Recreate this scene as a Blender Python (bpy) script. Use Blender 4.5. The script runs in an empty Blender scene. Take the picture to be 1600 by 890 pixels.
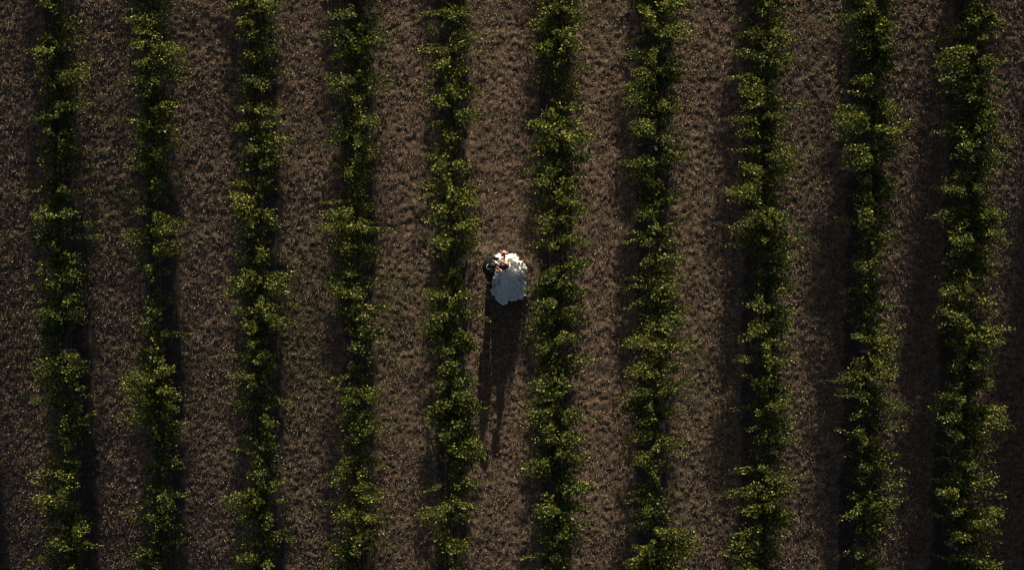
import bpy, math, random
import numpy as np
from mathutils import Vector, noise

random.seed(4); rng = np.random.default_rng(11)
S = bpy.context.scene
COL = S.collection
R = math.radians

# ------------------------------------------------------------------ camera
H = 50.0                       # drone height over the ground
PPM = 58.0                     # photograph pixels per metre on the ground under the drone
cam = bpy.data.cameras.new('camera')
co = bpy.data.objects.new('camera', cam); COL.objects.link(co)
co.location = (0, 0, H); co.rotation_euler = (0, 0, 0)
cam.sensor_width = 36.0
cam.lens = 36.0 * H / (1600.0 / PPM)
cam.clip_start = 0.5; cam.clip_end = 2000
S.camera = co
S.render.resolution_x = 1024; S.render.resolution_y = 569

# ------------------------------------------------------------------ sky, sun, exposure
SUN_EL, SUN_AZ = R(18.6), R(2.6)      # azimuth measured from +Y towards +X
w = bpy.data.worlds.new('World'); S.world = w; w.use_nodes = True
nt = w.node_tree
sky = nt.nodes.new('ShaderNodeTexSky'); sky.sky_type = 'NISHITA'
sky.sun_disc = False; sky.sun_elevation = SUN_EL; sky.sun_rotation = SUN_AZ
sky.air_density = 1.0; sky.dust_density = 4.0
bg = nt.nodes['Background']; bg.inputs['Strength'].default_value = 0.057
nt.links.new(sky.outputs[0], bg.inputs['Color'])
sl = bpy.data.lights.new('sun', 'SUN'); sl.energy = 4.8; sl.angle = R(0.5); sl.color = (1.0, 0.86, 0.68)
so = bpy.data.objects.new('sun', sl); COL.objects.link(so)
sd = Vector((math.sin(SUN_AZ) * math.cos(SUN_EL), math.cos(SUN_AZ) * math.cos(SUN_EL), math.sin(SUN_EL)))
so.rotation_euler = sd.to_track_quat('Z', 'Y').to_euler(); so.location = sd * 60
if hasattr(S, 'cycles'): S.cycles.filter_width = 1.05
S.view_settings.view_transform = 'Standard'; S.view_settings.look = 'None'
S.view_settings.exposure = 0.55; S.view_settings.gamma = 1.0

# ------------------------------------------------------------------ helpers
def gz(x, y):
    """height of the ground; its slopes are shaped to dim the sides and the south"""
    yc = 20 * np.tanh(np.asarray(y) / 20.0)
    a = 0.225 * (1 - np.exp(-((np.asarray(x) - 0.8) / 8.0) ** 2))  # invented tilt away from the sun, darkens the left and right sides
    b = 0.046 * (yc - 1.8 * np.log(np.cosh((yc + 5.8) / 1.8)))  # invented tilt that darkens the south end
    return a * yc + b - 0.046 * (-1.8 * math.log(math.cosh(5.8 / 1.8)))
def wx(px, py, h=0.0):
    """a place in the field whose projection is pixel px, py of the photograph, h above the ground"""
    x, y = (px - 800) / PPM, (445 - py) / PPM
    for _ in range(3):
        k = (H - h - float(gz(x, y))) / H
        x, y = (px - 800) / PPM * k, (445 - py) / PPM * k
    return x, y

def mesh_np(name, V, F):
    """V (n,3), F (m,k) all faces with k corners"""
    V = np.asarray(V, dtype=np.float32); F = np.asarray(F, dtype=np.int32)
    me = bpy.data.meshes.new(name)
    me.vertices.add(len(V)); me.vertices.foreach_set('co', V.ravel())
    m, k = F.shape
    me.loops.add(m * k); me.loops.foreach_set('vertex_index', F.ravel())
    me.polygons.add(m)
    me.polygons.foreach_set('loop_start', np.arange(0, m * k, k, dtype=np.int32))
    me.polygons.foreach_set('loop_total', np.full(m, k, dtype=np.int32))
    me.update(calc_edges=True)
    return me
def link(name, me, mat, parent=None, smooth=True, kind=None):
    o = bpy.data.objects.new(name, me); COL.objects.link(o)
    if mat and not me.materials: me.materials.append(mat)
    if smooth: me.polygons.foreach_set('use_smooth', np.ones(len(me.polygons), dtype=bool))
    if parent: o.parent = parent
    if kind: o['kind'] = kind
    return o
def empty(name, loc, label, cat, group=None):
    o = bpy.data.objects.new(name, None); COL.objects.link(o); o.location = loc
    o.empty_display_size = 0.2
    o['label'] = label; o['category'] = cat
    if group: o['group'] = group
    return o

class MB:
    def __init__(s): s.v = []; s.f = []
    def tube(s, pts, rad, n=6, cap=True):
        b0 = len(s.v); pts = [Vector(p) for p in pts]
        for i, p in enumerate(pts):
            d = (pts[min(i + 1, len(pts) - 1)] - pts[max(i - 1, 0)]).normalized()
            a = d.cross(Vector((0, 0, 1)) if abs(d.z) < .9 else Vector((1, 0, 0))).normalized(); b = d.cross(a)
            r = rad[i] if isinstance(rad, (list, tuple)) else rad
            for j in range(n):
                t = 2 * math.pi * j / n
                s.v.append(p + (a * math.cos(t) + b * math.sin(t)) * r)
        for i in range(len(pts) - 1):
            for j in range(n):
                q = b0 + i * n
                s.f.append((q + j, q + (j + 1) % n, q + n + (j + 1) % n, q + n + j))
        if cap:
            s.f.append(tuple(b0 + j for j in range(n))[::-1])
            s.f.append(tuple(b0 + (len(pts) - 1) * n + j for j in range(n)))
    def ball(s, c, r, nu=10, nv=7, jit=0.0, fn=None):
        b0 = len(s.v); c = Vector(c); r = r if isinstance(r, (tuple, list)) else (r, r, r)
        for i in range(nv + 1):
            for j in range(nu):
                ph = math.pi * i / nv; th = 2 * math.pi * j / nu
                d = Vector((math.sin(ph) * math.cos(th), math.sin(ph) * math.sin(th), math.cos(ph)))
                k = 1 + jit * (random.random() - .5)
                if fn: k *= fn(d)
                s.v.append(c + Vector((d.x * r[0], d.y * r[1], d.z * r[2])) * k)
        for i in range(nv):
            for j in range(nu):
                q = b0 + i * nu
                s.f.append((q + j, q + nu + j, q + nu + (j + 1) % nu, q + (j + 1) % nu))
    def box(s, lo, hi):
        b0 = len(s.v)
        for z in (lo[2], hi[2]):
            for x, y in ((lo[0], lo[1]), (hi[0], lo[1]), (hi[0], hi[1]), (lo[0], hi[1])): s.v.append(Vector((x, y, z)))
        for f in ((3, 2, 1, 0), (4, 5, 6, 7), (0, 1, 5, 4), (1, 2, 6, 5), (2, 3, 7, 6), (3, 0, 4, 7)): s.f.append(tuple(b0 + k for k in f))
    def mesh(s, name):
        me = bpy.data.meshes.new(name); me.from_pydata([tuple(v) for v in s.v], [], s.f); me.update(); return me

# ------------------------------------------------------------------ materials
def mat(name, base=(.5, .5, .5), rough=.8, spec=.3):
    m = bpy.data.materials.new(name); m.use_nodes = True
    b = m.node_tree.nodes['Principled BSDF']
    b.inputs['Base Color'].default_value = (*base, 1); b.inputs['Roughness'].default_value = rough
    b.inputs['Specular IOR Level'].default_value = spec
    return m, m.node_tree, b
def N(t, kind, **kw):
    n = t.nodes.new(kind)
    for k, v in kw.items():
        if k in n.inputs: n.inputs[k].default_value = v
        else: setattr(n, k, v)
    return n
def ramp(t, stops):
    r = t.nodes.new('ShaderNodeValToRGB'); e = r.color_ramp.elements
    e[0].position, e[0].color = stops[0][0], (*stops[0][1], 1)
    e[1].position, e[1].color = stops[-1][0], (*stops[-1][1], 1)
    for p, c in stops[1:-1]:
        q = e.new(p); q.color = (*c, 1)
    return r
def noisy(name, c1, c2, scale=20, rough=.85, bump=.3, dist=.01, detail=4, stretch=None):
    m, t, b = mat(name, c1, rough)
    tc = N(t, 'ShaderNodeTexCoord'); src = tc.outputs['Object']
    if stretch:
        mp = N(t, 'ShaderNodeMapping'); mp.inputs['Scale'].default_value = stretch
        t.links.new(src, mp.inputs[0]); src = mp.outputs[0]
    n = N(t, 'ShaderNodeTexNoise', Scale=scale, Detail=detail); t.links.new(src, n.inputs['Vector'])
    r = ramp(t, [(.35, c1), (.65, c2)]); t.links.new(n.outputs[0], r.inputs[0]); t.links.new(r.outputs[0], b.inputs['Base Color'])
    bp = N(t, 'ShaderNodeBump', Strength=bump, Distance=dist); t.links.new(n.outputs[0], bp.inputs['Height']); t.links.new(bp.outputs[0], b.inputs['Normal'])
    return m

def ground_mat():
    m, t, b = mat('dry_grass_ground', rough=.95, spec=.1)
    L = t.links.new
    tc = N(t, 'ShaderNodeTexCoord'); P = tc.outputs['Object']
    fine = N(t, 'ShaderNodeTexNoise', Scale=26.0, Detail=3.0, Roughness=.7); L(P, fine.inputs['Vector'])
    mid = N(t, 'ShaderNodeTexNoise', Scale=7.0, Detail=3.0, Roughness=.6); L(P, mid.inputs['Vector'])
    big = N(t, 'ShaderNodeTexNoise', Scale=.7, Detail=3.0); L(P, big.inputs['Vector'])
    thatch = ramp(t, [(.30, (.026, .018, .013)), (.5, (.104, .078, .055)), (.70, (.28, .214, .152))]); L(fine.outputs[0], thatch.inputs[0])
    redder = ramp(t, [(.30, (.030, .018, .013)), (.5, (.106, .072, .051)), (.70, (.25, .176, .124))]); L(mid.outputs[0], redder.inputs[0])
    m1 = N(t, 'ShaderNodeMixRGB'); L(big.outputs[0], m1.inputs[0]); L(thatch.outputs[0], m1.inputs[1]); L(redder.outputs[0], m1.inputs[2])
    green = ramp(t, [(.32, (.022, .024, .010)), (.68, (.115, .115, .050))]); L(fine.outputs[0], green.inputs[0])
    ga = N(t, 'ShaderNodeAttribute', attribute_name='green')
    m2 = N(t, 'ShaderNodeMixRGB'); L(ga.outputs['Fac'], m2.inputs[0]); L(m1.outputs[0], m2.inputs[1]); L(green.outputs[0], m2.inputs[2])
    soil = ramp(t, [(.3, (.024, .020, .018)), (.7, (.052, .042, .036))]); L(mid.outputs[0], soil.inputs[0])  # bare soil, its colour lowered further to deepen the row shadows
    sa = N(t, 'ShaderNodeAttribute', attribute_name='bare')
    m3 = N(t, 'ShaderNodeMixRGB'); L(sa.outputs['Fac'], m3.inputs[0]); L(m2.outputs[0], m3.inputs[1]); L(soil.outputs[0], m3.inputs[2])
    L(m3.outputs[0], b.inputs['Base Color'])
    bp = N(t, 'ShaderNodeBump', Strength=.8, Distance=.02); L(fine.outputs[0], bp.inputs['Height']); L(bp.outputs[0], b.inputs['Normal'])
    return m
def straw_mat(name, stops, trans=.25):
    m, t, b = mat(name, rough=.7, spec=.25)
    g = N(t, 'ShaderNodeNewGeometry'); r = ramp(t, stops)
    t.links.new(g.outputs['Random Per Island'], r.inputs[0]); t.links.new(r.outputs[0], b.inputs['Base Color'])
    tr = N(t, 'ShaderNodeBsdfTranslucent'); mx = N(t, 'ShaderNodeMixShader'); mx.inputs[0].default_value = trans
    t.links.new(r.outputs[0], tr.inputs[0]); t.links.new(b.outputs[0], mx.inputs[1]); t.links.new(tr.outputs[0], mx.inputs[2])
    t.links.new(mx.outputs[0], t.nodes['Material Output'].inputs[0])
    return m
M_ground = ground_mat()
M_straw = straw_mat('dry_straw', [(0, (.024, .015, .011)), (.45, (.102, .076, .053)), (.8, (.25, .19, .132)), (1, (.36, .28, .20))])
M_green = straw_mat('green_grass', [(0, (.03, .035, .010)), (.6, (.08, .085, .028)), (1, (.17, .16, .07))])
M_leaf = straw_mat('vine_leaf', [(0, (.030, .050, .006)), (.5, (.062, .082, .011)), (.84, (.168, .182, .028)), (1, (.38, .36, .08))], .48)
M_leaf.node_tree.nodes['Principled BSDF'].inputs['Roughness'].default_value = .5
M_leaf.node_tree.nodes['Principled BSDF'].inputs['Specular IOR Level'].default_value = .3
_t = M_leaf.node_tree; _r = next(n for n in _t.nodes if n.bl_idname == 'ShaderNodeValToRGB')
_oi = N(_t, 'ShaderNodeObjectInfo'); _hs = N(_t, 'ShaderNodeHueSaturation'); _m = N(_t, 'ShaderNodeMapRange'); _m.inputs['To Min'].default_value = .80; _m.inputs['To Max'].default_value = 1.22
_m2 = N(_t, 'ShaderNodeMapRange'); _m2.inputs['To Min'].default_value = .512; _m2.inputs['To Max'].default_value = .494
_t.links.new(_oi.outputs['Random'], _m.inputs['Value']); _t.links.new(_oi.outputs['Random'], _m2.inputs['Value'])
_outs = [l.to_socket for l in _r.outputs[0].links]
_t.links.new(_r.outputs[0], _hs.inputs['Color']); _t.links.new(_m.outputs[0], _hs.inputs['Value']); _t.links.new(_m2.outputs[0], _hs.inputs['Hue'])
for _o in _outs: _t.links.new(_hs.outputs[0], _o)
M_bark = noisy('vine_bark', (.05, .035, .025), (.14, .10, .075), 30, .9, .6, .01, stretch=(1, 1, .15))
M_cane = noisy('green_cane', (.06, .06, .02), (.12, .09, .035), 40)
M_wood = noisy('weathered_wood', (.10, .085, .07), (.18, .155, .13), 25, .85, .4, .005, stretch=(1, 1, .1))
M_wire = mat('galvanised_wire', (.35, .35, .35), .4)[0]; M_wire.node_tree.nodes['Principled BSDF'].inputs['Metallic'].default_value = 1
M_skin = noisy('skin', (.56, .37, .29), (.62, .42, .33), 60, .5, .05, .001)
M_skin2 = noisy('tanned_skin', (.42, .23, .15), (.48, .27, .18), 60, .5, .05, .001)
M_suit = noisy('dark_suit_wool', (.011, .011, .013), (.017, .016, .019), 120, .75, .2, .002)
M_shirt = noisy('white_shirt', (.74, .74, .74), (.80, .80, .80), 60, .7, .2, .002)
M_hair = noisy('dark_brown_hair', (.010, .006, .004), (.028, .014, .009), 30, .45, .9, .01, stretch=(.35, 1.6, 1))
M_hair2 = noisy('brown_hair', (.008, .005, .004), (.020, .011, .008), 45, .5, .9, .008, stretch=(.4, 1.4, 1))
M_shoe = mat('black_leather', (.012, .012, .012), .3)[0]
M_dress = noisy('white_tulle', (.80, .80, .78), (.86, .85, .83), 18, .9, .5, .02, detail=6)
M_satin = noisy('white_satin', (.76, .75, .72), (.80, .79, .77), 30, .5, .3, .004)
M_eye = mat('eye', (.05, .03, .02), .2)[0]

# ------------------------------------------------------------------ vine rows traced from the photograph
# pixel stations: y, left edge, right edge of the leaves
ROWS = {
 1: '0 70 138,14 58 138,45 79 128,75 52 135,110 54 146,135 78 120,160 81 141,190 56 126,215 52 118,240 75 105,262 68 102,290 57 110,305 67 105,342 52 135,360 54 98,385 64 118,405 84 140,435 55 128,455 52 122,480 57 138,505 58 98,540 62 96,570 44 138,590 50 131,612 44 130,640 78 128,665 81 122,700 88 121,715 67 108,732 69 134,770 44 108,800 57 110,820 60 141,850 80 130,889 54 112',
 2: '0 222 258,30 195 253,50 216 270,68 192 287,90 200 290,118 219 300,135 232 285,160 220 286,185 219 263,205 222 286,235 210 282,255 228 262,295 228 258,315 212 250,330 200 250,355 192 297,385 192 273,400 219 270,430 229 262,470 222 248,490 212 250,520 215 250,560 209 243,585 192 280,597 189 266,630 180 293,648 183 243,665 230 290,685 246 283,715 250 292,730 236 258,745 216 246,785 202 270,800 216 270,825 216 260,850 228 260,870 200 253,889 208 248',
 3: '0 360 440,25 362 448,45 385 442,70 378 440,95 403 434,130 368 410,150 364 440,165 370 416,180 366 438,195 365 435,220 390 452,240 375 456,270 385 430,290 375 425,310 360 420,325 355 420,350 370 446,370 365 420,385 375 420,410 360 415,425 380 450,450 345 447,462 365 441,480 365 430,505 380 452,540 385 415,555 355 420,575 360 430,600 355 442,625 360 425,655 350 430,665 365 438,690 390 430,735 400 447,755 365 456,770 380 435,785 345 420,800 360 420,830 385 430,870 365 442,889 370 436',
 4: '0 525 598,15 522 596,35 508 606,50 508 612,60 508 600,85 530 575,95 515 595,105 530 598,125 500 616,145 525 600,170 540 590,200 510 600,220 490 562,230 525 590,260 540 580,290 530 565,315 530 575,335 500 602,360 505 570,375 520 590,400 510 595,425 520 575,440 503 560,460 508 565,485 518 575,500 525 570,515 540 601,540 540 590,565 550 574,605 535 580,625 535 604,640 535 585,665 528 607,690 530 585,725 538 585,745 520 575,770 510 590,800 520 601,820 525 580,850 525 562,870 510 565,889 520 562',
 5: '0 690 725,15 690 727,30 666 740,50 670 757,75 690 735,95 670 745,115 690 730,130 695 737,155 700 762,165 670 755,195 668 745,210 695 722,235 695 725,250 670 720,265 670 740,285 670 715,310 665 735,325 660 757,345 665 750,370 665 752,390 665 745,400 690 735,420 692 712,440 680 725,460 660 735,480 665 740,500 660 740,515 650 725,530 670 740,555 690 747,575 690 767,590 685 740,600 668 745,625 665 740,640 665 757,660 660 735,680 695 745,710 695 763,730 700 745,765 700 756,790 660 745,810 650 730,830 680 735,860 680 730,889 685 720',
 6: '0 840 905,25 850 926,50 823 900,70 825 905,100 838 882,130 865 905,150 870 900,175 868 900,187 823 912,205 825 905,215 835 932,235 830 925,250 825 920,270 825 900,290 835 905,310 835 905,330 820 917,350 835 890,370 828 920,390 830 920,410 845 920,430 840 900,455 835 900,468 838 937,485 825 910,500 825 905,520 825 917,550 835 875,580 840 890,600 830 895,620 812 900,640 825 917,660 822 900,675 830 922,700 835 880,732 810 925,755 835 930,785 835 925,815 830 925,830 835 890,860 862 897,889 860 897',
 7: '0 1000 1080,25 995 1080,40 1000 1092,70 985 1072,100 978 1065,120 978 1070,150 975 1060,180 985 1065,200 980 1076,225 985 1060,245 985 1076,260 975 1040,285 1000 1045,310 1000 1035,335 985 1037,345 1020 1060,360 1010 1077,385 992 1070,400 990 1070,420 1010 1050,450 1018 1050,465 1015 1065,480 990 1082,505 1010 1060,525 973 1070,545 1000 1082,560 985 1097,575 975 1095,600 1010 1070,625 963 1065,640 1000 1060,670 995 1070,695 963 1082,710 990 1050,730 995 1035,760 1000 1035,790 1000 1030,815 990 1055,840 985 1087,870 990 1085,889 970 1080',
 8: '0 1175 1225,40 1165 1235,60 1150 1225,75 1145 1235,100 1143 1240,120 1155 1230,135 1150 1195,155 1175 1210,190 1138 1230,200 1140 1240,215 1155 1235,240 1165 1246,265 1155 1245,290 1145 1225,305 1130 1220,325 1175 1242,350 1143 1230,370 1140 1240,390 1145 1240,410 1185 1240,435 1175 1225,450 1185 1246,475 1165 1245,500 1175 1240,520 1170 1240,545 1138 1240,560 1160 1235,590 1175 1225,615 1180 1240,640 1180 1246,665 1180 1245,700 1180 1225,730 1180 1225,750 1170 1252,775 1130 1240,800 1165 1240,830 1165 1235,860 1138 1235,889 1150 1215',
 9: '0 1340 1400,22 1330 1400,37 1280 1402,50 1318 1400,75 1310 1400,100 1310 1390,130 1335 1400,160 1362 1396,177 1295 1410,195 1290 1420,215 1315 1410,240 1310 1400,270 1335 1395,290 1350 1400,310 1335 1395,330 1340 1390,360 1345 1407,390 1340 1375,430 1320 1380,450 1340 1380,480 1350 1375,500 1350 1400,512 1345 1424,525 1325 1400,550 1330 1395,580 1340 1407,595 1292 1370,610 1340 1385,640 1345 1421,662 1325 1420,690 1340 1415,715 1345 1400,740 1345 1380,770 1340 1407,800 1305 1390,820 1340 1390,850 1335 1380,889 1340 1390',
 10: '0 1512 1552,35 1510 1557,55 1462 1568,75 1460 1562,100 1465 1560,115 1455 1560,140 1490 1545,165 1500 1562,200 1475 1560,215 1480 1572,240 1495 1583,260 1480 1570,290 1470 1540,305 1470 1530,330 1480 1560,345 1465 1567,370 1485 1577,400 1480 1555,425 1490 1560,445 1475 1540,470 1465 1570,490 1470 1570,520 1480 1572,560 1480 1555,590 1475 1545,615 1480 1555,640 1445 1570,660 1480 1577,690 1475 1560,715 1475 1530,740 1490 1550,755 1460 1570,775 1465 1577,800 1480 1570,820 1490 1565,850 1490 1560,889 1500 1565',
}
AXIS = {0: -42, 1: 113, 2: 254, 3: 413, 4: 561, 5: 707, 6: 868, 7: 1019, 8: 1185, 9: 1347, 10: 1497, 11: 1650}   # ground line of each row, px
prof = {}
for r, s in ROWS.items():
    prof[r] = np.array([[float(q) for q in e.split()] for e in s.split(',')])
def shifted(src, dst, flip):
    a = prof[src].copy(); c = AXIS[src]; c2 = AXIS[dst]; k = 1 + (H / (H - 1.4) - 1)
    l, r_ = a[:, 1] - (800 + (c - 800) * k), a[:, 2] - (800 + (c - 800) * k)
    d = 800 + (c2 - 800) * k
    out = a.copy(); out[:, 1], out[:, 2] = d + l, d + r_
    if flip: out[:, 0] = (889 - a[:, 0]); out = out[::-1]
    return out
prof[0] = shifted(3, 0, True); prof[11] = shifted(8, 11, True)
def edges(r, py):
    """outline of row r at photo line py; above and below the picture the outline repeats mirrored"""
    p = prof[r]; q = abs(py) if py < 0 else py
    if q > 889: q = 1778 - q
    return np.interp(q, p[:, 0], p[:, 1]), np.interp(q, p[:, 0], p[:, 2])

# ------------------------------------------------------------------ the ground
axis_x = sorted((v - 800) / PPM for v in AXIS.values())
def axis_list():
    a = list(axis_x); sp = 2.66
    for k in range(1, 60): a += [axis_x[0] - sp * k, axis_x[-1] + sp * k]
    return np.array(sorted(a))
AXS = axis_list()
def row_dist(x):
    i = np.clip(np.searchsorted(AXS, x), 1, len(AXS) - 1)
    return np.minimum(np.abs(x - AXS[i - 1]), np.abs(x - AXS[i]))
def lerp_noise(x, y, cell, seed, amp):
    """cheap tileable value noise on a numpy array"""
    g = np.random.default_rng(seed).random((256, 256))
    u, v = x / cell, y / cell; i, j = np.floor(u).astype(int), np.floor(v).astype(int); fu, fv = u - i, v - j
    fu = fu * fu * (3 - 2 * fu); fv = fv * fv * (3 - 2 * fv); i0, j0, i1, j1 = i % 256, j % 256, (i + 1) % 256, (j + 1) % 256
    return amp * ((g[i0, j0] * (1 - fu) + g[i1, j0] * fu) * (1 - fv) + (g[i0, j1] * (1 - fu) + g[i1, j1] * fu) * fv - .5)
def bumps(x, y):
    lane = np.clip((row_dist(x) - .40) / .15, 0, 1)
    d = lerp_noise(x, y, .16, 1, .016) + lerp_noise(x, y, .075, 2, .062)
    return d * (0.22 + .78 * lane) + lerp_noise(x, y, .6, 3, .03)
def spaced(lo, hi, step, far):
    a = list(np.arange(lo, hi + 1e-6, step)); s = step
    up, dn = [hi], [lo]
    while up[-1] < far: s *= 1.25; up.append(up[-1] + s); dn.append(dn[-1] - s)
    return np.array(dn[:0:-1] + a + up[1:])
gx, gy = spaced(-15.2, 15.2, .04, 400), spaced(-8.6, 8.8, .04, 400)
X, Y = np.meshgrid(gx, gy, indexing='ij')
fade = np.clip((20 - np.maximum(np.abs(X), np.abs(Y))) / 4, 0, 1)
Z = gz(X, Y) + bumps(X, Y) * fade
nx, ny = X.shape
idx = np.arange(nx * ny).reshape(nx, ny)
F = np.stack([idx[:-1, :-1], idx[1:, :-1], idx[1:, 1:], idx[:-1, 1:]], -1).reshape(-1, 4)
gme = mesh_np('ground', np.stack([X, Y, Z], -1).reshape(-1, 3), F)
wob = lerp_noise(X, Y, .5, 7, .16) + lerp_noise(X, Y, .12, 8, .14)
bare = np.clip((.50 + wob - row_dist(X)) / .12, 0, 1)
def greenness(x, y):
    g = .0 * x
    for px, py, rx, ry, a in ((470, 500, 60, 130, 1.0), (620, 470, 40, 110, .7), (180, 300, 60, 160, .35), (1100, 640, 45, 200, .35), (1270, 450, 40, 200, .4), (30, 520, 60, 160, .5), (470, 640, 60, 80, .5), (310, 560, 40, 160, .25)):
        cx, cy = (px - 800) / PPM, (445 - py) / PPM
        g = np.maximum(g, a * np.exp(-((x - cx) / (rx / PPM)) ** 2 - ((y - cy) / (ry / PPM)) ** 2))
    return np.clip(g * .7 + lerp_noise(x, y, 1.1, 12, .30) - .08 + lerp_noise(x, y, .18, 13, .3), 0, 1)
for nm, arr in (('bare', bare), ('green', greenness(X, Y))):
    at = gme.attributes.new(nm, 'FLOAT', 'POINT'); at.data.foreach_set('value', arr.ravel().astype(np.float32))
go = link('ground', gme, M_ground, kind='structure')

def blades(name, n, matl, lmin, lmax, wid, lift, dens, seed, label, cat):
    g = np.random.default_rng(seed)
    x = g.uniform(-15, 15, n); y = g.uniform(-8.6, 8.8, n)
    keep = g.random(n) < dens(x, y); x, y = x[keep], y[keep]; n = len(x)
    z = gz(x, y) + bumps(x, y) + .002
    a = g.uniform(0, 2 * np.pi, n); L = g.uniform(lmin, lmax, n); e = g.uniform(*lift, n); wd = wid * g.uniform(.6, 1.4, n)
    dx, dy, dz = np.cos(a) * np.cos(e), np.sin(a) * np.cos(e), np.sin(e)
    px, py = -np.sin(a) * wd / 2, np.cos(a) * wd / 2
    B = np.stack([x, y, z], -1)
    v0 = B + np.stack([px, py, 0 * px], -1); v1 = B - np.stack([px, py, 0 * px], -1)
    mid = B + np.stack([dx * L * .55, dy * L * .55, dz * L * .75], -1)
    v2, v3 = mid - np.stack([px, py, 0 * px], -1) * .8, mid + np.stack([px, py, 0 * px], -1) * .8
    v4 = B + np.stack([dx * L, dy * L, dz * L * .8], -1)
    V = np.stack([B, v3, v4, v2], 1).reshape(-1, 3)
    F = np.arange(n * 4).reshape(-1, 4)
    o = link(name, mesh_np(name, V, F), matl, smooth=False, kind='stuff')
    o['label'] = label; o['category'] = cat
    return o
lane = lambda x: np.clip((row_dist(x) - .42) / .2, .05, 1)
blades('dry_grass', 460000, M_straw, .04, .10, .020, (.15, 1.1), lambda x, y: lane(x) * (1 - .75 * greenness(x, y)) * np.clip(.75 + lerp_noise(x, y, .35, 21, 1.1), .1, 1), 5,
       'short dry brown mown grass covering the aisles between the vine rows', 'grass')
blades('green_grass', 400000, M_green, .04, .10, .022, (.3, 1.3), lambda x, y: lane(x) * greenness(x, y) * .9, 6,
       'thin patches of short green grass among the dry grass of the aisles', 'grass')

# ------------------------------------------------------------------ vines
LEAF = np.array([[0, 0, -.02], [-.50, .12, .08], [-.34, .72, .04], [0, 1.0, -.08], [.34, .72, .04], [.50, .12, .08]])
LF = np.array([[0, 3, 2], [0, 2, 1], [0, 5, 4], [0, 4, 3]])
def leaves_mesh(name, pts, dirs, sizes, g):
    """one leaf at every point; dirs are outward directions of the petiole"""
    n = len(pts)
    d = dirs + g.normal(0, .55, (n, 3)); d[:, 2] -= .25
    nrm = np.stack([g.normal(0, .75, n), g.normal(.10, .8, n), np.ones(n) * .9], -1)
    d -= nrm * (np.sum(d * nrm, 1) / np.sum(nrm * nrm, 1))[:, None]
    d /= np.linalg.norm(d, axis=1)[:, None]; nrm /= np.linalg.norm(nrm, axis=1)[:, None]
    s = np.cross(d, nrm)
    lf = LEAF[None].repeat(n, 0) * sizes[:, None, None]
    lf[:, :, 2] *= g.uniform(-.6, 2.2, n)[:, None]
    lf[:, :, 0] *= g.uniform(.8, 1.1, n)[:, None]
    V = pts[:, None] + lf[..., 0:1] * s[:, None] + lf[..., 1:2] * d[:, None] + lf[..., 2:3] * nrm[:, None]
    F = (np.arange(n)[:, None, None] * 6 + LF[None]).reshape(-1, 3)
    return mesh_np(name, V.reshape(-1, 3), F)

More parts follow.
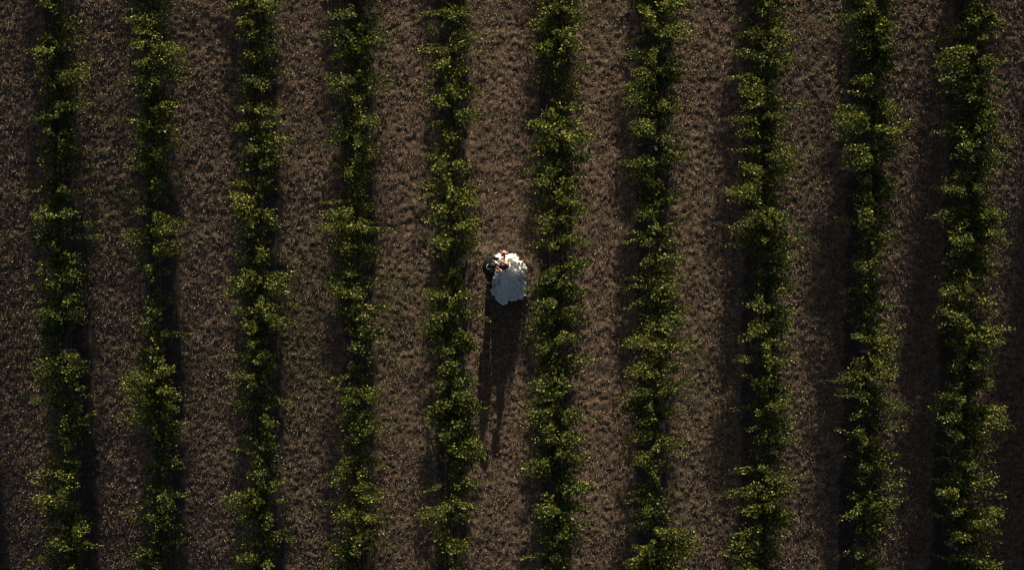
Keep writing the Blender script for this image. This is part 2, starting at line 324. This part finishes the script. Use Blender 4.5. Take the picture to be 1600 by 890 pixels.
ORD = ['', 'first', 'second', 'third', 'fourth', 'fifth', 'sixth', 'seventh', 'eighth', 'ninth', 'tenth', 'eleventh', 'twelfth', 'thirteenth']
ROWN = {0: 'cut off left row', 1: 'leftmost full row', 2: 'second row from left', 3: 'third row from left', 4: 'fourth row from left', 5: 'row left of the couple',
        6: 'row right of the couple', 7: 'fourth row from right', 8: 'third row from right', 9: 'second row from right', 10: 'rightmost full row', 11: 'cut off right row'}
STEP = 76.0
def build_vine(r, k, py0, py1, num, label):
    """vine of row r that owns the shoots between photo lines py0 and py1"""
    g = np.random.default_rng(1000 * r + k + 77)
    pc = (py0 + py1) / 2
    ax = (AXIS[r] - 800) / PPM
    bx = ax + g.uniform(-.05, .05); by = (445 - pc) / PPM + g.uniform(-.12, .12)
    bz = float(gz(bx, by))
    t = empty('grape_vine', (bx, by, bz), label, 'vine', 'grape vines trained in straight rows')
    # trunk
    mb = MB(); lean = g.uniform(-.06, .06, 2)
    pts = [(0, 0, -.06), (lean[0] * .5, lean[1], .25), (lean[0], lean[1] * .3, .55), (lean[0] * .3, 0, .84)]
    mb.tube(pts, [.045, .034, .030, .034], 7)
    link('trunk', mb.mesh('trunk'), M_bark, t)
    half = (py1 - py0) / PPM / 2
    for sgn in (-1, 1):
        mb = MB(); q = [(lean[0] * .3, 0, .83)]
        for i in range(1, 5): q.append((g.uniform(-.025, .025), sgn * half * i / 4.2, .88 + g.uniform(-.02, .02)))
        mb.tube(q, [.028, .024, .020, .016, .010], 6)
        link('arm', mb.mesh('arm'), M_bark, t)
    # shoots
    P, D, SZ = [], [], []; cane = MB()
    yy = np.arange(py0, py1, 2.0)
    ws = np.array([np.subtract(*edges(r, v)[::-1]) for v in yy]); wid = ws.mean()
    vig = g.uniform(.78, 1.28); lsz = g.uniform(.88, 1.14)
    nsh = int(round(wid * (py1 - py0) / 6000 * 54 * vig)) + 6
    plumes = [(g.uniform(py0, py1), g.choice([-1, 1]), g.uniform(-18, 18), g.uniform(2.5, 9), g.uniform(.25, 1)) for _ in range(12)]
    for i in range(nsh + 10):
        fill = i >= nsh
        py = g.uniform(py0, py1); pl = plumes[g.integers(12)] if (not fill and g.random() < .66) else None
        if pl: q_ = g.random() ** .5; py = np.clip(pl[0] + g.normal(0, 1) * pl[3] * (1.15 - q_) + (q_ - .5) * pl[2] * .5, py0, py1)
        ee = [edges(r, py + dd) for dd in (-6, 0, 6)]
        l, rr = (min(e_[0] for e_ in ee), max(e_[1] for e_ in ee)) if not fill else ee[1]
        l -= 1; rr += 1; wpx = rr - l
        stray = (not fill) and g.random() < .06
        if stray: pl = None
        # wide places stand taller and catch the sun, thin places hang low
        tall = np.clip((wpx - 35) / 55, 0, 1)
        u = g.random()
        if fill: u = .5 + (u - .5) * .6
        elif pl:
            u = .5 + pl[1] * .53 * q_
        elif g.random() < .38: u = (g.random() ** 2.2) * .5 if u < .5 else 1 - (g.random() ** 2.2) * .5
        zt = g.uniform(.85, 1.15) if fill else g.uniform(.95, 1.32 + .55 * tall) if not pl else 1.05 + (.35 + .75 * tall) * pl[4] * g.uniform(.75, 1)
        off = abs(u - .5) * 2
        if not fill: zt += -.15 * off * off * g.random() if pl else -.35 * off * off
        if not fill and not pl and g.random() < .70:      # low shoots added to widen the row's shadow over the strip
            cc = 800 + (AXIS[r] - 800) * 1.02; l, wpx = cc - 40, 86; zt = g.uniform(.45, .85)
        if stray:                                      # thin stray shoot reaching out over the aisle
            s_ = g.choice([-1, 1]); zt = g.uniform(1.1, 1.6)
            tx, ty = wx((l + wpx if s_ > 0 else l) + s_ * g.uniform(6, 20), py, zt)
        else: tx, ty = wx(l + u * wpx, py, zt)
        lx, ly = tx - bx, ty - by
        lz = zt + float(gz(tx, ty)) - bz
        sy = np.clip(ly + g.normal(0, .22), -half * 1.05, half * 1.05)
        if pl: zt += .12
        if pl: sy = np.clip(ly + pl[2] / PPM + g.normal(0, .06), -half * 1.05, half * 1.05)
        A = np.array([g.uniform(-.03, .03), sy, .88 + g.uniform(-.03, .05)])
        T = np.array([lx, ly, lz])
        Cc = A * .55 + T * .45; Cc[2] = max(T[2], A[2]) + .10 + .22 * g.random()
        if fill: Cc[2] -= .15
        ln = np.linalg.norm(T - A) + .12
        nl = max(6, int(ln / .028))
        tt = (np.arange(nl) + .5 + g.uniform(-.3, .3, nl)) / nl
        tt = .12 + .88 * tt
        tt = np.clip(tt, 0, 1)[:, None]
        C3 = A * (1 - tt) ** 2 + Cc * 2 * tt * (1 - tt) + T * tt ** 2
        dr = 2 * (1 - tt) * (Cc - A) + 2 * tt * (T - Cc); dr /= np.linalg.norm(dr, axis=1)[:, None] + 1e-6
        side = np.stack([-dr[:, 1], dr[:, 0], 0 * dr[:, 0]], -1); side /= np.linalg.norm(side, axis=1)[:, None] + 1e-6
        side *= (np.where(np.arange(nl) % 2 == 0, 1, -1))[:, None]
        off3 = (side * g.uniform(.01, .065, nl)[:, None] + g.normal(0, .02, (nl, 3))) * (.45 if stray else 1)
        P.append(C3 + off3); D.append(side + dr * .5)
        SZ.append((.072 - .028 * tt[:, 0] ** 2) * lsz * g.uniform(.75, 1.2, nl))
        c5 = [A * (1 - s) ** 2 + Cc * 2 * s * (1 - s) + T * s * s for s in (0, .3, .6, 1)]
        cane.tube(c5, [.005, .004, .003, .0015], 3, cap=False)
    link('cane', cane.mesh('cane'), M_cane, t, kind='stuff')
    me = leaves_mesh('foliage', np.concatenate(P), np.concatenate(D), np.concatenate(SZ), g)
    link('foliage', me, M_leaf, t, smooth=False, kind='stuff')
    return t

def copy_vine(src, label, r, py0, py1):
    c = src.copy(); COL.objects.link(c); c['label'] = label
    x = src.location.x; y = (445 - (py0 + py1) / 2) / PPM; c.location = (x, y, float(gz(x, y)))
    for ch in list(src.children):
        q = ch.copy(); COL.objects.link(q); q.parent = c
    return c
for r in range(12):
    off = [0, 22, -14, 30, 5, -25, 12, -8, 26, -18, 8, 16][r]
    k0 = -5; num = 0
    made = {}
    for k in list(range(0, 15)) + list(range(-1, k0 - 1, -1)):
        py0 = off + STEP * k; py1 = py0 + STEP
        if py0 > 1010: continue
        l, q = edges(r, (py0 + py1) / 2)
        ls = [edges(r, v) for v in np.arange(max(py0, 0), min(py1, 889) + .1, 6.0)] or [edges(r, py0)]
        L = min(a for a, b in ls); Q = max(b for a, b in ls); c = 800 + (AXIS[r] - 800) * 1.028
        mean = sum(b - a for a, b in ls) / len(ls)
        look = 'bushy' if mean > 84 else ('thin' if mean < 56 else 'leafy')
        a, b = c - L, Q - c
        if a > 58 and b > 48: tail = 'with shoots both sides'
        elif a > b + 10: tail = 'with shoots reaching left'
        elif b > a + 10: tail = 'with shoots reaching right'
        else: tail = 'with even sides'
        if py1 < 12: label = f'vine {ORD[max(1, -k)]} beyond the top edge, {ROWN[r]}'
        elif py0 > 880: label = f'vine {ORD[k - 10]} beyond the bottom edge, {ROWN[r]}'
        else:
            num += 1; label = f'{look} vine {tail}, {ROWN[r]}, {ORD[num]} from top'
        if py1 < 0:                                   # outside the picture: a copy of a vine of the same row
            made[k] = copy_vine(made[-k + 1], label, r, py0, py1)
        else: made[k] = build_vine(r, k, py0, py1, num, label)

# ------------------------------------------------------------------ trellis of each row: posts, crossarms, wires
for r in range(12):
    ax = (AXIS[r] - 800) / PPM
    t = empty('trellis', (ax, 0, float(gz(ax, 0))), f'weathered wooden post trellis with wires inside the {ROWN[r]} of vines', 'trellis', 'trellises inside the vine rows')
    z0 = t.location.z
    for py in (548 - 310 * 2, 548 - 310, 548, 548 + 310):
        yy = (445 - py) / PPM + (.03 * ((r * 7) % 3 - 1)); b = float(gz(ax, yy)) - z0
        mb = MB(); mb.tube([(0, yy, b - .1), (0, yy, b + .6), (.01, yy, b + 1.25)], [.05, .047, .045], 10); link('post', mb.mesh('post'), M_wood, t, smooth=False)
        mb = MB(); mb.box((-.17, yy + .048, b + 1.02), (.17, yy + .085, b + 1.09)); link('crossarm', mb.mesh('crossarm'), M_wood, t, smooth=False)
    for sx, hz in ((0.0, .80), (-.155, 1.105), (.155, 1.105)):
        mb = MB(); ys = np.linspace(-8.9, 13.2, 24)
        mb.tube([(sx, y, float(gz(ax, y)) - z0 + hz - (.0 if sx else .004)) for y in ys], .002, 4); link('wire', mb.mesh('wire'), M_wire, t)

# ------------------------------------------------------------------ people
DG = bpy.context.evaluated_depsgraph_get
def skinned(joints, links, root):
    """grow a body over a skeleton: joints name -> (x, y, z, r or (rx, ry))"""
    names = list(joints); ix = {n: i for i, n in enumerate(names)}
    me = bpy.data.meshes.new('skeleton')
    me.from_pydata([joints[n][:3] for n in names], [(ix[a], ix[b]) for a, b in links], []); me.update()
    o = bpy.data.objects.new('skeleton', me); COL.objects.link(o)
    o.modifiers.new('Skin', 'SKIN')
    for n, i in ix.items():
        rr = joints[n][3]; sv = me.skin_vertices[0].data[i]
        sv.radius = rr if isinstance(rr, (tuple, list)) else (rr, rr); sv.use_root = (n == root)
    s = o.modifiers.new('Sub', 'SUBSURF'); s.levels = 2; s.render_levels = 2
    dg = DG(); dg.update(); out = bpy.data.meshes.new_from_object(o.evaluated_get(dg))
    bpy.data.objects.remove(o); return out
def fuse(meshes, voxel, name):
    """melt several closed meshes into one continuous surface"""
    V, F = [], []
    for m in meshes:
        b = len(V); V += [tuple(v.co) for v in m.vertices]; F += [tuple(b + i for i in p.vertices) for p in m.polygons]
    me = bpy.data.meshes.new(name); me.from_pydata(V, [], F); me.update()
    o = bpy.data.objects.new(name, me); COL.objects.link(o)
    m = o.modifiers.new('Remesh', 'REMESH'); m.mode = 'VOXEL'; m.voxel_size = voxel
    s = o.modifiers.new('Smooth', 'SMOOTH'); s.factor = .5; s.iterations = 2
    dg = DG(); dg.update(); out = bpy.data.meshes.new_from_object(o.evaluated_get(dg)); out.name = name; out.materials.clear()
    bpy.data.objects.remove(o); return out
def head_mesh(c, f, tilt, s=1.0):
    """head with brow, nose, lips, chin and ears; f = facing angle, tilt = forward nod"""
    mb = MB()
    def shape(d):
        k = 1.0
        if d.z < 0: k *= 1 - .10 * (-d.z) * (1 if d.x < .2 else .3)
        return k
    mb.ball((0, 0, 0), (.098, .077, .118), 20, 16, 0, shape)
    mb.ball((.045, 0, -.075), (.048, .048, .045), 12, 8)           # jaw and chin
    mb.ball((.100, 0, -.015), (.020, .013, .026), 8, 6)            # nose
    mb.ball((.082, 0, -.058), (.014, .024, .010), 8, 6)            # lips
    mb.ball((.080, 0, .022), (.014, .050, .010), 8, 6)             # brow
    for s_ in (-1, 1): mb.ball((-.005, s_ * .078, -.01), (.020, .010, .032), 8, 6)
    return place(mb.mesh('head'), c, f, tilt, s)
def place(me, c, f, tilt, s=1.0):
    from mathutils import Matrix
    Mx = Matrix.Translation(c) @ Matrix.Rotation(f, 4, 'Z') @ Matrix.Rotation(tilt, 4, 'Y') @ Matrix.Scale(s, 4)
    me.transform(Mx); me.update(); return me
def hand_mesh(wrist, d, n, side, curl=.5):
    """palm, four bent fingers and a thumb. d = pointing direction, n = back of hand, side = +1/-1 for the thumb side"""
    d = Vector(d).normalized(); n = Vector(n); n = (n - d * n.dot(d)).normalized(); s = d.cross(n) * side; w_ = Vector(wrist)
    mb = MB()
    for q in (-1.5, -.5, .5, 1.5):
        mb.tube([w_ + s * q * .010, w_ + d * .045 + s * q * .017, w_ + d * .088 + s * q * .019], [.014, .013, .011], 8)
    for q, ln in ((1.5, .066), (.5, .076), (-.5, .070), (-1.5, .055)):
        p = w_ + d * .085 + s * q * .019; a = 0; pts = [p]
        for fr in (.45, .32, .23):
            a += curl * .8; p = p + (d * math.cos(a) - n * math.sin(a)) * ln * fr; pts.append(p)
        mb.tube(pts, [.0095, .0088, .008, .0065], 8)
    b = w_ + d * .025 + s * .026
    mb.tube([b - s * .01, b + s * .020 + d * .020 - n * .008, b + s * .030 + d * .045 - n * .016, b + s * .032 + d * .064 - n * .020], [.013, .012, .010, .008], 8)
    return mb.mesh('hand')
def hair_cap(c, f, tilt, matl, parent, s=1.0, bun=None, low=-.03):
    mb = MB(); nu, nv = 36, 18; base = []
    for i in range(nv + 1):
        for j in range(nu):
            ph = math.pi * i / nv * .62; th = 2 * math.pi * j / nu
            front = math.cos(th)
            ph2 = ph * (1.0 - .30 * max(front, 0)) * (1.12 if front < 0 else 1)
            d = Vector((math.sin(ph2) * math.cos(th), math.sin(ph2) * math.sin(th), math.cos(ph2)))
            strand = 1 + .022 * math.sin(th * 17 + 3 * math.sin(ph2 * 4)) * math.sin(ph2) + .014 * math.sin(th * 31 + 1.3)
            k = strand * (1.0 if i < nv else .93)
            mb.v.append(Vector((d.x * .112 - .006, d.y * .090, d.z * .132)) * k)
    for i in range(nv):
        for j in range(nu):
            q = i * nu; mb.f.append((q + j, q + nu + j, q + nu + (j + 1) % nu, q + (j + 1) % nu))
    me = place(mb.mesh('hair'), c, f, tilt, s)
    h = link('hair', me, matl, parent)
    if bun:
        mb = MB()
        for i in range(7):                                      # coiled strands of the bun
            a0 = i * .9; pts = []
            for k in range(9):
                a = a0 + k * .42; rr = .045 - .004 * i
                pts.append((bun[0] + .012 * math.cos(a * 2) , bun[1] + rr * math.cos(a), bun[2] + rr * math.sin(a) * .9))
            mb.tube(pts, [.010, .018, .021, .022, .022, .022, .020, .017, .009], 8)
        link('bun', place(mb.mesh('bun'), c, f, tilt, s), matl, h)
    return h

FX, FY = -.62, .47
gb = float(gz(FX, FY))
groom = empty('person', (FX, FY, gb), 'man in a dark suit with short brown hair, leaning towards the woman in white', 'person', None)
def arm(pre, sh, el, wr, r0=.052, r1=.040, r2=.028):
    return {pre + 's': (*sh, r0), pre + 'e': (*el, r1), pre + 'w': (*wr, r2)}
# groom, local coordinates: faces +X
gj = {'pel': (0, 0, .96, (.135, .155)), 'waist': (0, 0, 1.10, (.115, .14)), 'chest': (0, 0, 1.30, (.125, .165)), 'top': (.0, 0, 1.44, (.09, .13)), 'neck': (.035, .005, 1.52, .055), 'skull': (.085, .03, 1.62, .06)}
gj.update({'lh': (0, .09, .90, .085), 'lk': (.10, .10, .50, .060), 'la': (.11, .11, .09, .042), 'lt': (.26, .13, .04, .035),
           'rh': (0, -.09, .90, .085), 'rk': (.02, -.10, .50, .060), 'ra': (-.02, -.11, .09, .042), 'rt': (.13, -.13, .04, .035)})
gj.update(arm('L', (-.01, .19, 1.42), (.09, .24, 1.17), (.31, .19, 1.12)))
gj.update(arm('R', (-.01, -.19, 1.42), (.05, -.22, 1.16), (.19, -.14, 1.21)))
gl = [('pel', 'waist'), ('waist', 'chest'), ('chest', 'top'), ('top', 'neck'), ('neck', 'skull'), ('pel', 'lh'), ('lh', 'lk'), ('lk', 'la'), ('la', 'lt'), ('pel', 'rh'), ('rh', 'rk'), ('rk', 'ra'), ('ra', 'rt'),
      ('top', 'Ls'), ('Ls', 'Le'), ('Le', 'Lw'), ('top', 'Rs'), ('Rs', 'Re'), ('Re', 'Rw')]
GH, GT = (.115, .035, 1.665), .42
parts = [skinned(gj, gl, 'pel'), head_mesh(GH, .10, GT), hand_mesh(gj['Lw'][:3], (1, -.35, -.1), (0, .5, 1), 1), hand_mesh(gj['Rw'][:3], (.8, .55, .1), (-.2, -.5, 1), -1, .7)]
link('body', fuse(parts, .0075, 'body'), M_skin2, groom)
hair_cap(GH, .10, GT, M_hair2, groom, 1.0)
for s in (-1, 1):
    mb = MB(); mb.ball((.086, s * .030, .004), .009, 8, 6); link('eye', place(mb.mesh('eye'), GH, .10, GT), M_eye, groom)
# jacket with sleeves, grown a little wider than the body
jj = {'hem': (.02, 0, .80, (.20, .20)), 'pel': (.02, 0, .95, (.19, .19)), 'waist': (.02, 0, 1.10, (.175, .175)), 'chest': (.015, 0, 1.30, (.18, .20)), 'top': (-.005, 0, 1.43, (.13, .17)),
      'Ls': (-.01, .20, 1.42, .074), 'Le': (.09, .25, 1.17, .062), 'Lw': (.28, .198, 1.125, .044), 'Rs': (-.01, -.20, 1.42, .074), 'Re': (.05, -.23, 1.16, .062), 'Rw': (.165, -.157, 1.20, .044)}
jl = [('hem', 'pel'), ('pel', 'waist'), ('waist', 'chest'), ('chest', 'top'), ('top', 'Ls'), ('Ls', 'Le'), ('Le', 'Lw'), ('top', 'Rs'), ('Rs', 'Re'), ('Re', 'Rw')]
jk = link('jacket', fuse([skinned(jj, jl, 'chest')], .010, 'jacket'), M_suit, groom)
mb = MB()                                                            # lapels
for s in (-1, 1):
    mb.v += [Vector((.10, s * .075, 1.50)), Vector((.155, s * .10, 1.38)), Vector((.172, s * .02, 1.12)), Vector((.165, s * .035, 1.38)), Vector((.11, s * .045, 1.49))]
    b = len(mb.v) - 5; mb.f.append((b, b + 1, b + 2, b + 3, b + 4))
lp = link('lapel', mb.mesh('lapel'), M_suit, jk); sm = lp.modifiers.new('Solidify', 'SOLIDIFY'); sm.thickness = .008
tj = {'w': (0, 0, .98, (.15, .17)), 'lh': (0, .09, .88, .105), 'lk': (.10, .10, .50, .088), 'la': (.11, .11, .10, .070), 'rh': (0, -.09, .88, .105), 'rk': (.02, -.10, .50, .082), 'ra': (-.02, -.11, .10, .064)}
link('trousers', fuse([skinned(tj, [('w', 'lh'), ('lh', 'lk'), ('lk', 'la'), ('w', 'rh'), ('rh', 'rk'), ('rk', 'ra')], 'w')], .012, 'trousers'), M_suit, groom)
for s, x in ((1, .12), (-1, -.01)):
    mb = MB(); mb.ball((x + .05, s * .12, .045), (.145, .052, .05), 14, 8); mb.box((x - .07, s * .12 - .035, 0), (x + .0, s * .12 + .035, .03)); link('shoe', mb.mesh('shoe'), M_shoe, groom)
# shirt collar: a standing ring round the neck, open at the throat
mb = MB(); nc = 20
for i in range(nc + 1):
    a = R(35) + R(290) * i / nc
    for rr, zz in ((.064, 1.470), (.064, 1.515), (.068, 1.513), (.076, 1.475)):
        mb.v.append(Vector((.026 + rr * math.cos(a), .004 + rr * .98 * math.sin(a), zz + .010 * (1 - math.cos(a)))))
for i in range(nc):
    for j in range(3):
        q = i * 4 + j; mb.f.append((q, q + 1, q + 5, q + 4))
cl = link('collar', mb.mesh('collar'), M_shirt, groom); sm = cl.modifiers.new('Solidify', 'SOLIDIFY'); sm.thickness = .004
for wv in (('Lw', (.27, .200, 1.127), (.305, .191, 1.121)), ('Rw', (.155, -.163, 1.199), (.185, -.143, 1.208))):
    mb = MB(); mb.tube([wv[1], wv[2]], .041, 14); link('cuff', mb.mesh('cuff'), M_shirt, groom)

# bride, local coordinates: faces -X
BX, BY = -.15, .49
bb = float(gz(BX, BY))
bride = empty('person', (BX, BY, bb), 'woman with dark pinned up hair in a wide white ruffled wedding dress', 'person', None)
bj = {'pel': (0, 0, .96, (.12, .15)), 'waist': (0, 0, 1.08, (.085, .11)), 'chest': (0, 0, 1.24, (.10, .125)), 'top': (0, 0, 1.36, (.065, .10)), 'neck': (-.02, 0, 1.44, .042), 'skull': (-.06, 0, 1.53, .05),
      'lh': (0, .08, .90, .085), 'lk': (0, .08, .48, .052), 'la': (0, .08, .08, .034), 'lt': (-.12, .09, .03, .026),
      'rh': (0, -.08, .90, .085), 'rk': (0, -.08, .48, .052), 'ra': (0, -.08, .08, .034), 'rt': (-.12, -.09, .03, .026)}
bj.update(arm('R', (0, .15, 1.345), (.03, .25, 1.13), (-.03, .31, 1.08), .040, .031, .022))       # her right arm, holds the bouquet
bj.update(arm('L', (0, -.15, 1.345), (-.09, -.15, 1.16), (-.20, -.07, 1.29), .040, .031, .022))   # her left hand on his chest
BH, BT = (-.085, 0, 1.575), .30
parts = [skinned(bj, gl, 'pel'), head_mesh(BH, math.pi, BT, .95), hand_mesh(bj['Rw'][:3], (-.35, .85, .1), (.3, .1, 1), 1, .9), hand_mesh(bj['Lw'][:3], (-.75, .5, .35), (-.2, -.4, 1), -1, .4)]
link('body', fuse(parts, .0075, 'body'), M_skin, bride)
hair_cap(BH, math.pi, BT, M_hair, bride, .99, bun=(-.13, 0, .035))
for s in (-1, 1):
    mb = MB(); mb.ball((.086, s * .030, .004), .009, 8, 6); link('eye', place(mb.mesh('eye'), BH, math.pi, BT, .95), M_eye, bride)

# the dress
OUT = [(270, 205), (302, 158), (340, 140), (390, 165), (430, 185), (480, 168), (520, 142), (580, 160), (640, 215), (700, 285), (748, 390), (712, 440), (700, 500), (745, 600), (752, 700), (695, 745), (600, 792), (480, 812),
       (410, 852), (340, 825), (285, 797), (298, 745), (232, 685), (258, 640), (243, 602), (288, 560), (262, 495), (278, 430), (315, 395), (325, 340), (305, 290), (250, 240)]
WU, WV = 445, 315
cxp, cyp = (740 + WU / 8.9 - 800) / 58.6, (445 - (380 + WV / 8.9)) / 58.6
ang, rad = [], []
for u, v in OUT:
    dx, dy = (u - WU) / 8.9 / 58.6, -(v - WV) / 8.9 / 58.6
    ang.append(math.atan2(dy, dx)); rad.append(math.hypot(dx, dy))
o_ = np.argsort(ang); ang = np.array(ang)[o_]; rad = np.array(rad)[o_]
angp = np.concatenate([[ang[-1] - 2 * np.pi], ang, [ang[0] + 2 * np.pi]]); radp = np.concatenate([[rad[-1]], rad, [rad[0]]])
def RAD(t): return np.interp((t + np.pi) % (2 * np.pi) - np.pi, angp, radp)
dress = None
def skirt_z(t, rr):
    d = t * rr
    bell = 1.02 - .38 * (d / .5) ** 1.3
    drop = np.clip((1 - t) / .35, 0, 1) ** .6
    tail = np.clip((rr - .62) / .3, 0, 1)
    return .04 + np.clip(bell, .1, 2) * drop * (1 - tail) + tail * 1.0 * np.clip(1 - t, 0, 1) ** 1.15
NT, NA, NR = 8, 420, 8
tiers = []
for k in range(NT):
    t0 = max(.05, (k - .45) / NT); t1 = (k + 1.0) / NT
    th = np.linspace(0, 2 * np.pi, NA, endpoint=False)
    g = np.random.default_rng(50 + k); ph = g.uniform(0, 6.28, 6)
    fq = 6 + 2 * k
    wave = np.sin(th * fq + ph[0] + 1.4 * np.sin(3 * th + ph[1])) * .55 + .35 * np.sin(th * (fq * 2 + 3) + ph[2] + np.sin(5 * th + ph[3])) + .22 * np.sin(th * (fq * 4 + 1) + ph[4])
    rings = []
    for j in range(NR + 1):
        v = j / NR; t = t0 + (t1 - t0) * v
        rr = RAD(th); rr = np.convolve(np.concatenate([rr[-6:], rr, rr[:6]]), np.ones(13) / 13, 'valid') if k < NT - 2 else rr
        rd = rr * t + wave * .042 * v ** 1.3 * (.35 + .65 * t)
        z = skirt_z(np.full(NA, t), rr) + .12 * v * v * (1 - .3 * t) - .02 * (1 - v) + np.roll(wave, 4) * .034 * v - .012 * (j == NR)
        z = np.maximum(z, .02 + .006 * (NT - k))
        x = cxp - BX + rd * np.cos(th); y = cyp - BY + rd * np.sin(th)
        rings.append(np.stack([x, y, z], -1))
    V = np.concatenate(rings)
    for q in range(len(V)):
        p_ = Vector(V[q]); n_ = noise.noise_vector(p_ * 8) * .050 + noise.noise_vector(p_ * 20) * .022
        V[q] += np.array(n_) * min(1, .3 + t1)
    V[:, 2] = np.maximum(V[:, 2], .012 + .004 * (NT - k)); ii = np.arange(NA); F = []
    for j in range(NR):
        a = j * NA; F.append(np.stack([a + ii, a + NA + ii, a + NA + (ii + 1) % NA, a + (ii + 1) % NA], -1))
    tiers.append(mesh_np('ruffle', V, np.concatenate(F)))
# bodice
bo = {'b': (0, 0, 1.02, (.125, .14)), 'w': (0, 0, 1.09, (.095, .12)), 'c': (-.005, 0, 1.25, (.118, .142)), 't': (-.005, 0, 1.315, (.10, .13))}
bod = link('bodice', fuse([skinned(bo, [('b', 'w'), ('w', 'c'), ('c', 't')], 'w')], .010, 'bodice'), M_satin, bride)
for nm, q in (('R', ((0, .145, 1.33), (.03, .25, 1.13), (-.018, .295, 1.092))), ('L', ((0, -.145, 1.33), (-.09, -.15, 1.16), (-.155, -.105, 1.235)))):
    mb = MB(); mb.tube([q[0], tuple((a + b) / 2 for a, b in zip(q[0], q[1])), q[1], q[2]], [.054, .050, .042, .034], 14); link('sleeve', mb.mesh('sleeve'), M_satin, bride)
dress = link('skirt', tiers[0], M_dress, bride); dress.name = 'skirt'
for m in tiers[1:]: link('ruffle', m, M_dress, dress)
# veil falling from the bun over the right side of the skirt
mt, t, b = mat('sheer_veil', (.85, .85, .85), .7)
tr = N(t, 'ShaderNodeBsdfTransparent'); mx = N(t, 'ShaderNodeMixShader'); mx.inputs[0].default_value = .22
t.links.new(tr.outputs[0], mx.inputs[1]); t.links.new(b.outputs[0], mx.inputs[2]); t.links.new(mx.outputs[0], t.nodes['Material Output'].inputs[0])
rows = []
for j in range(14):
    v = j / 13
    for i in range(33):
        u = i / 32; a = R(-72) + R(62) * u
        rd = .05 + .52 * v + .035 * v * math.sin(i * 1.25) ; z = 1.58 - 1.05 * v ** 1.0 + .03 * math.sin(i * 1.25 + 1) * v
        rr = float(RAD(a)); tt = min(rd / rr, .98); z = max(z, float(skirt_z(np.array([tt]), np.array([rr]))[0]) + .06)
        rows.append((-.02 + rd * math.cos(a), -.0 + rd * math.sin(a), z))
F = [(j * 33 + i, j * 33 + i + 1, (j + 1) * 33 + i + 1, (j + 1) * 33 + i) for j in range(13) for i in range(32)]
me = bpy.data.meshes.new('veil'); me.from_pydata(rows, [], F); link('veil', me, mt, bride)

# bouquet in her right hand
BQ = (-.195 , .80, bb + 1.06)
bq = empty('bouquet', BQ, 'small round bouquet of blush and dark red flowers in the woman\'s hand', 'bouquet')
M_blush = noisy('blush_petals', (.70, .42, .36), (.78, .60, .52), 40, .7)
M_cream = noisy('cream_petals', (.74, .66, .54), (.80, .74, .64), 40, .7)
M_red = noisy('dark_red_petals', (.12, .012, .012), (.22, .03, .025), 40, .6)
def bloom(c, r, m, nm):
    mb = MB(); c = Vector(c); up = (c - Vector((0, 0, -.10))).normalized()
    mb.ball(c, r * .45, 8, 5)
    a_ = up.orthogonal().normalized(); b_ = up.cross(a_)
    for ring, (n, lift, rr) in enumerate(((4, .75, .55), (6, .35, .9), (7, -.05, 1.1))):
        for i in range(n):
            t = 2 * math.pi * (i + .4 * ring) / n; o = a_ * math.cos(t) + b_ * math.sin(t); s = up.cross(o)
            p0 = c + o * r * .2; q = c + (o * rr + up * lift) * r
            b0 = len(mb.v); mb.v += [p0 - s * r * .2, p0 + s * r * .2, (p0 + q) / 2 + s * r * .5 + o * r * .15, q + s * r * .25, q - s * r * .25, (p0 + q) / 2 - s * r * .5 + o * r * .15]
            mb.f.append(tuple(range(b0, b0 + 6)))
    link(nm, mb.mesh(nm), m, bq, smooth=False)
fl = [(0, 0, .06, M_red), (.045, .01, .045, M_red), (-.01, -.045, .045, M_blush), (-.045, .015, .045, M_red), (.015, .055, .042, M_cream), (.06, .05, .02, M_blush), (-.05, .055, .022, M_blush), (-.065, -.03, .02, M_cream), (.045, -.05, .022, M_blush), (0, .085, .01, M_cream)]
for x, y, z, m in fl: bloom((x, y, z), .032, m, 'flower')
mb = MB()
for i in range(9):
    a = i * .7; mb.tube([(.02 * math.cos(a), .02 * math.sin(a), .03), (.008 * math.cos(a), .008 * math.sin(a), -.05), (.018 * math.cos(a), .018 * math.sin(a), -.17)], .003, 5)
link('stems', mb.mesh('stems'), M_cane, bq)
lv = np.array([(.07 * math.cos(a), .07 * math.sin(a), .0) for a in np.arange(9) * .7]); link('leaves', leaves_mesh('leaves', lv, lv * 10, np.full(9, .05), rng), M_leaf, bq, smooth=False)
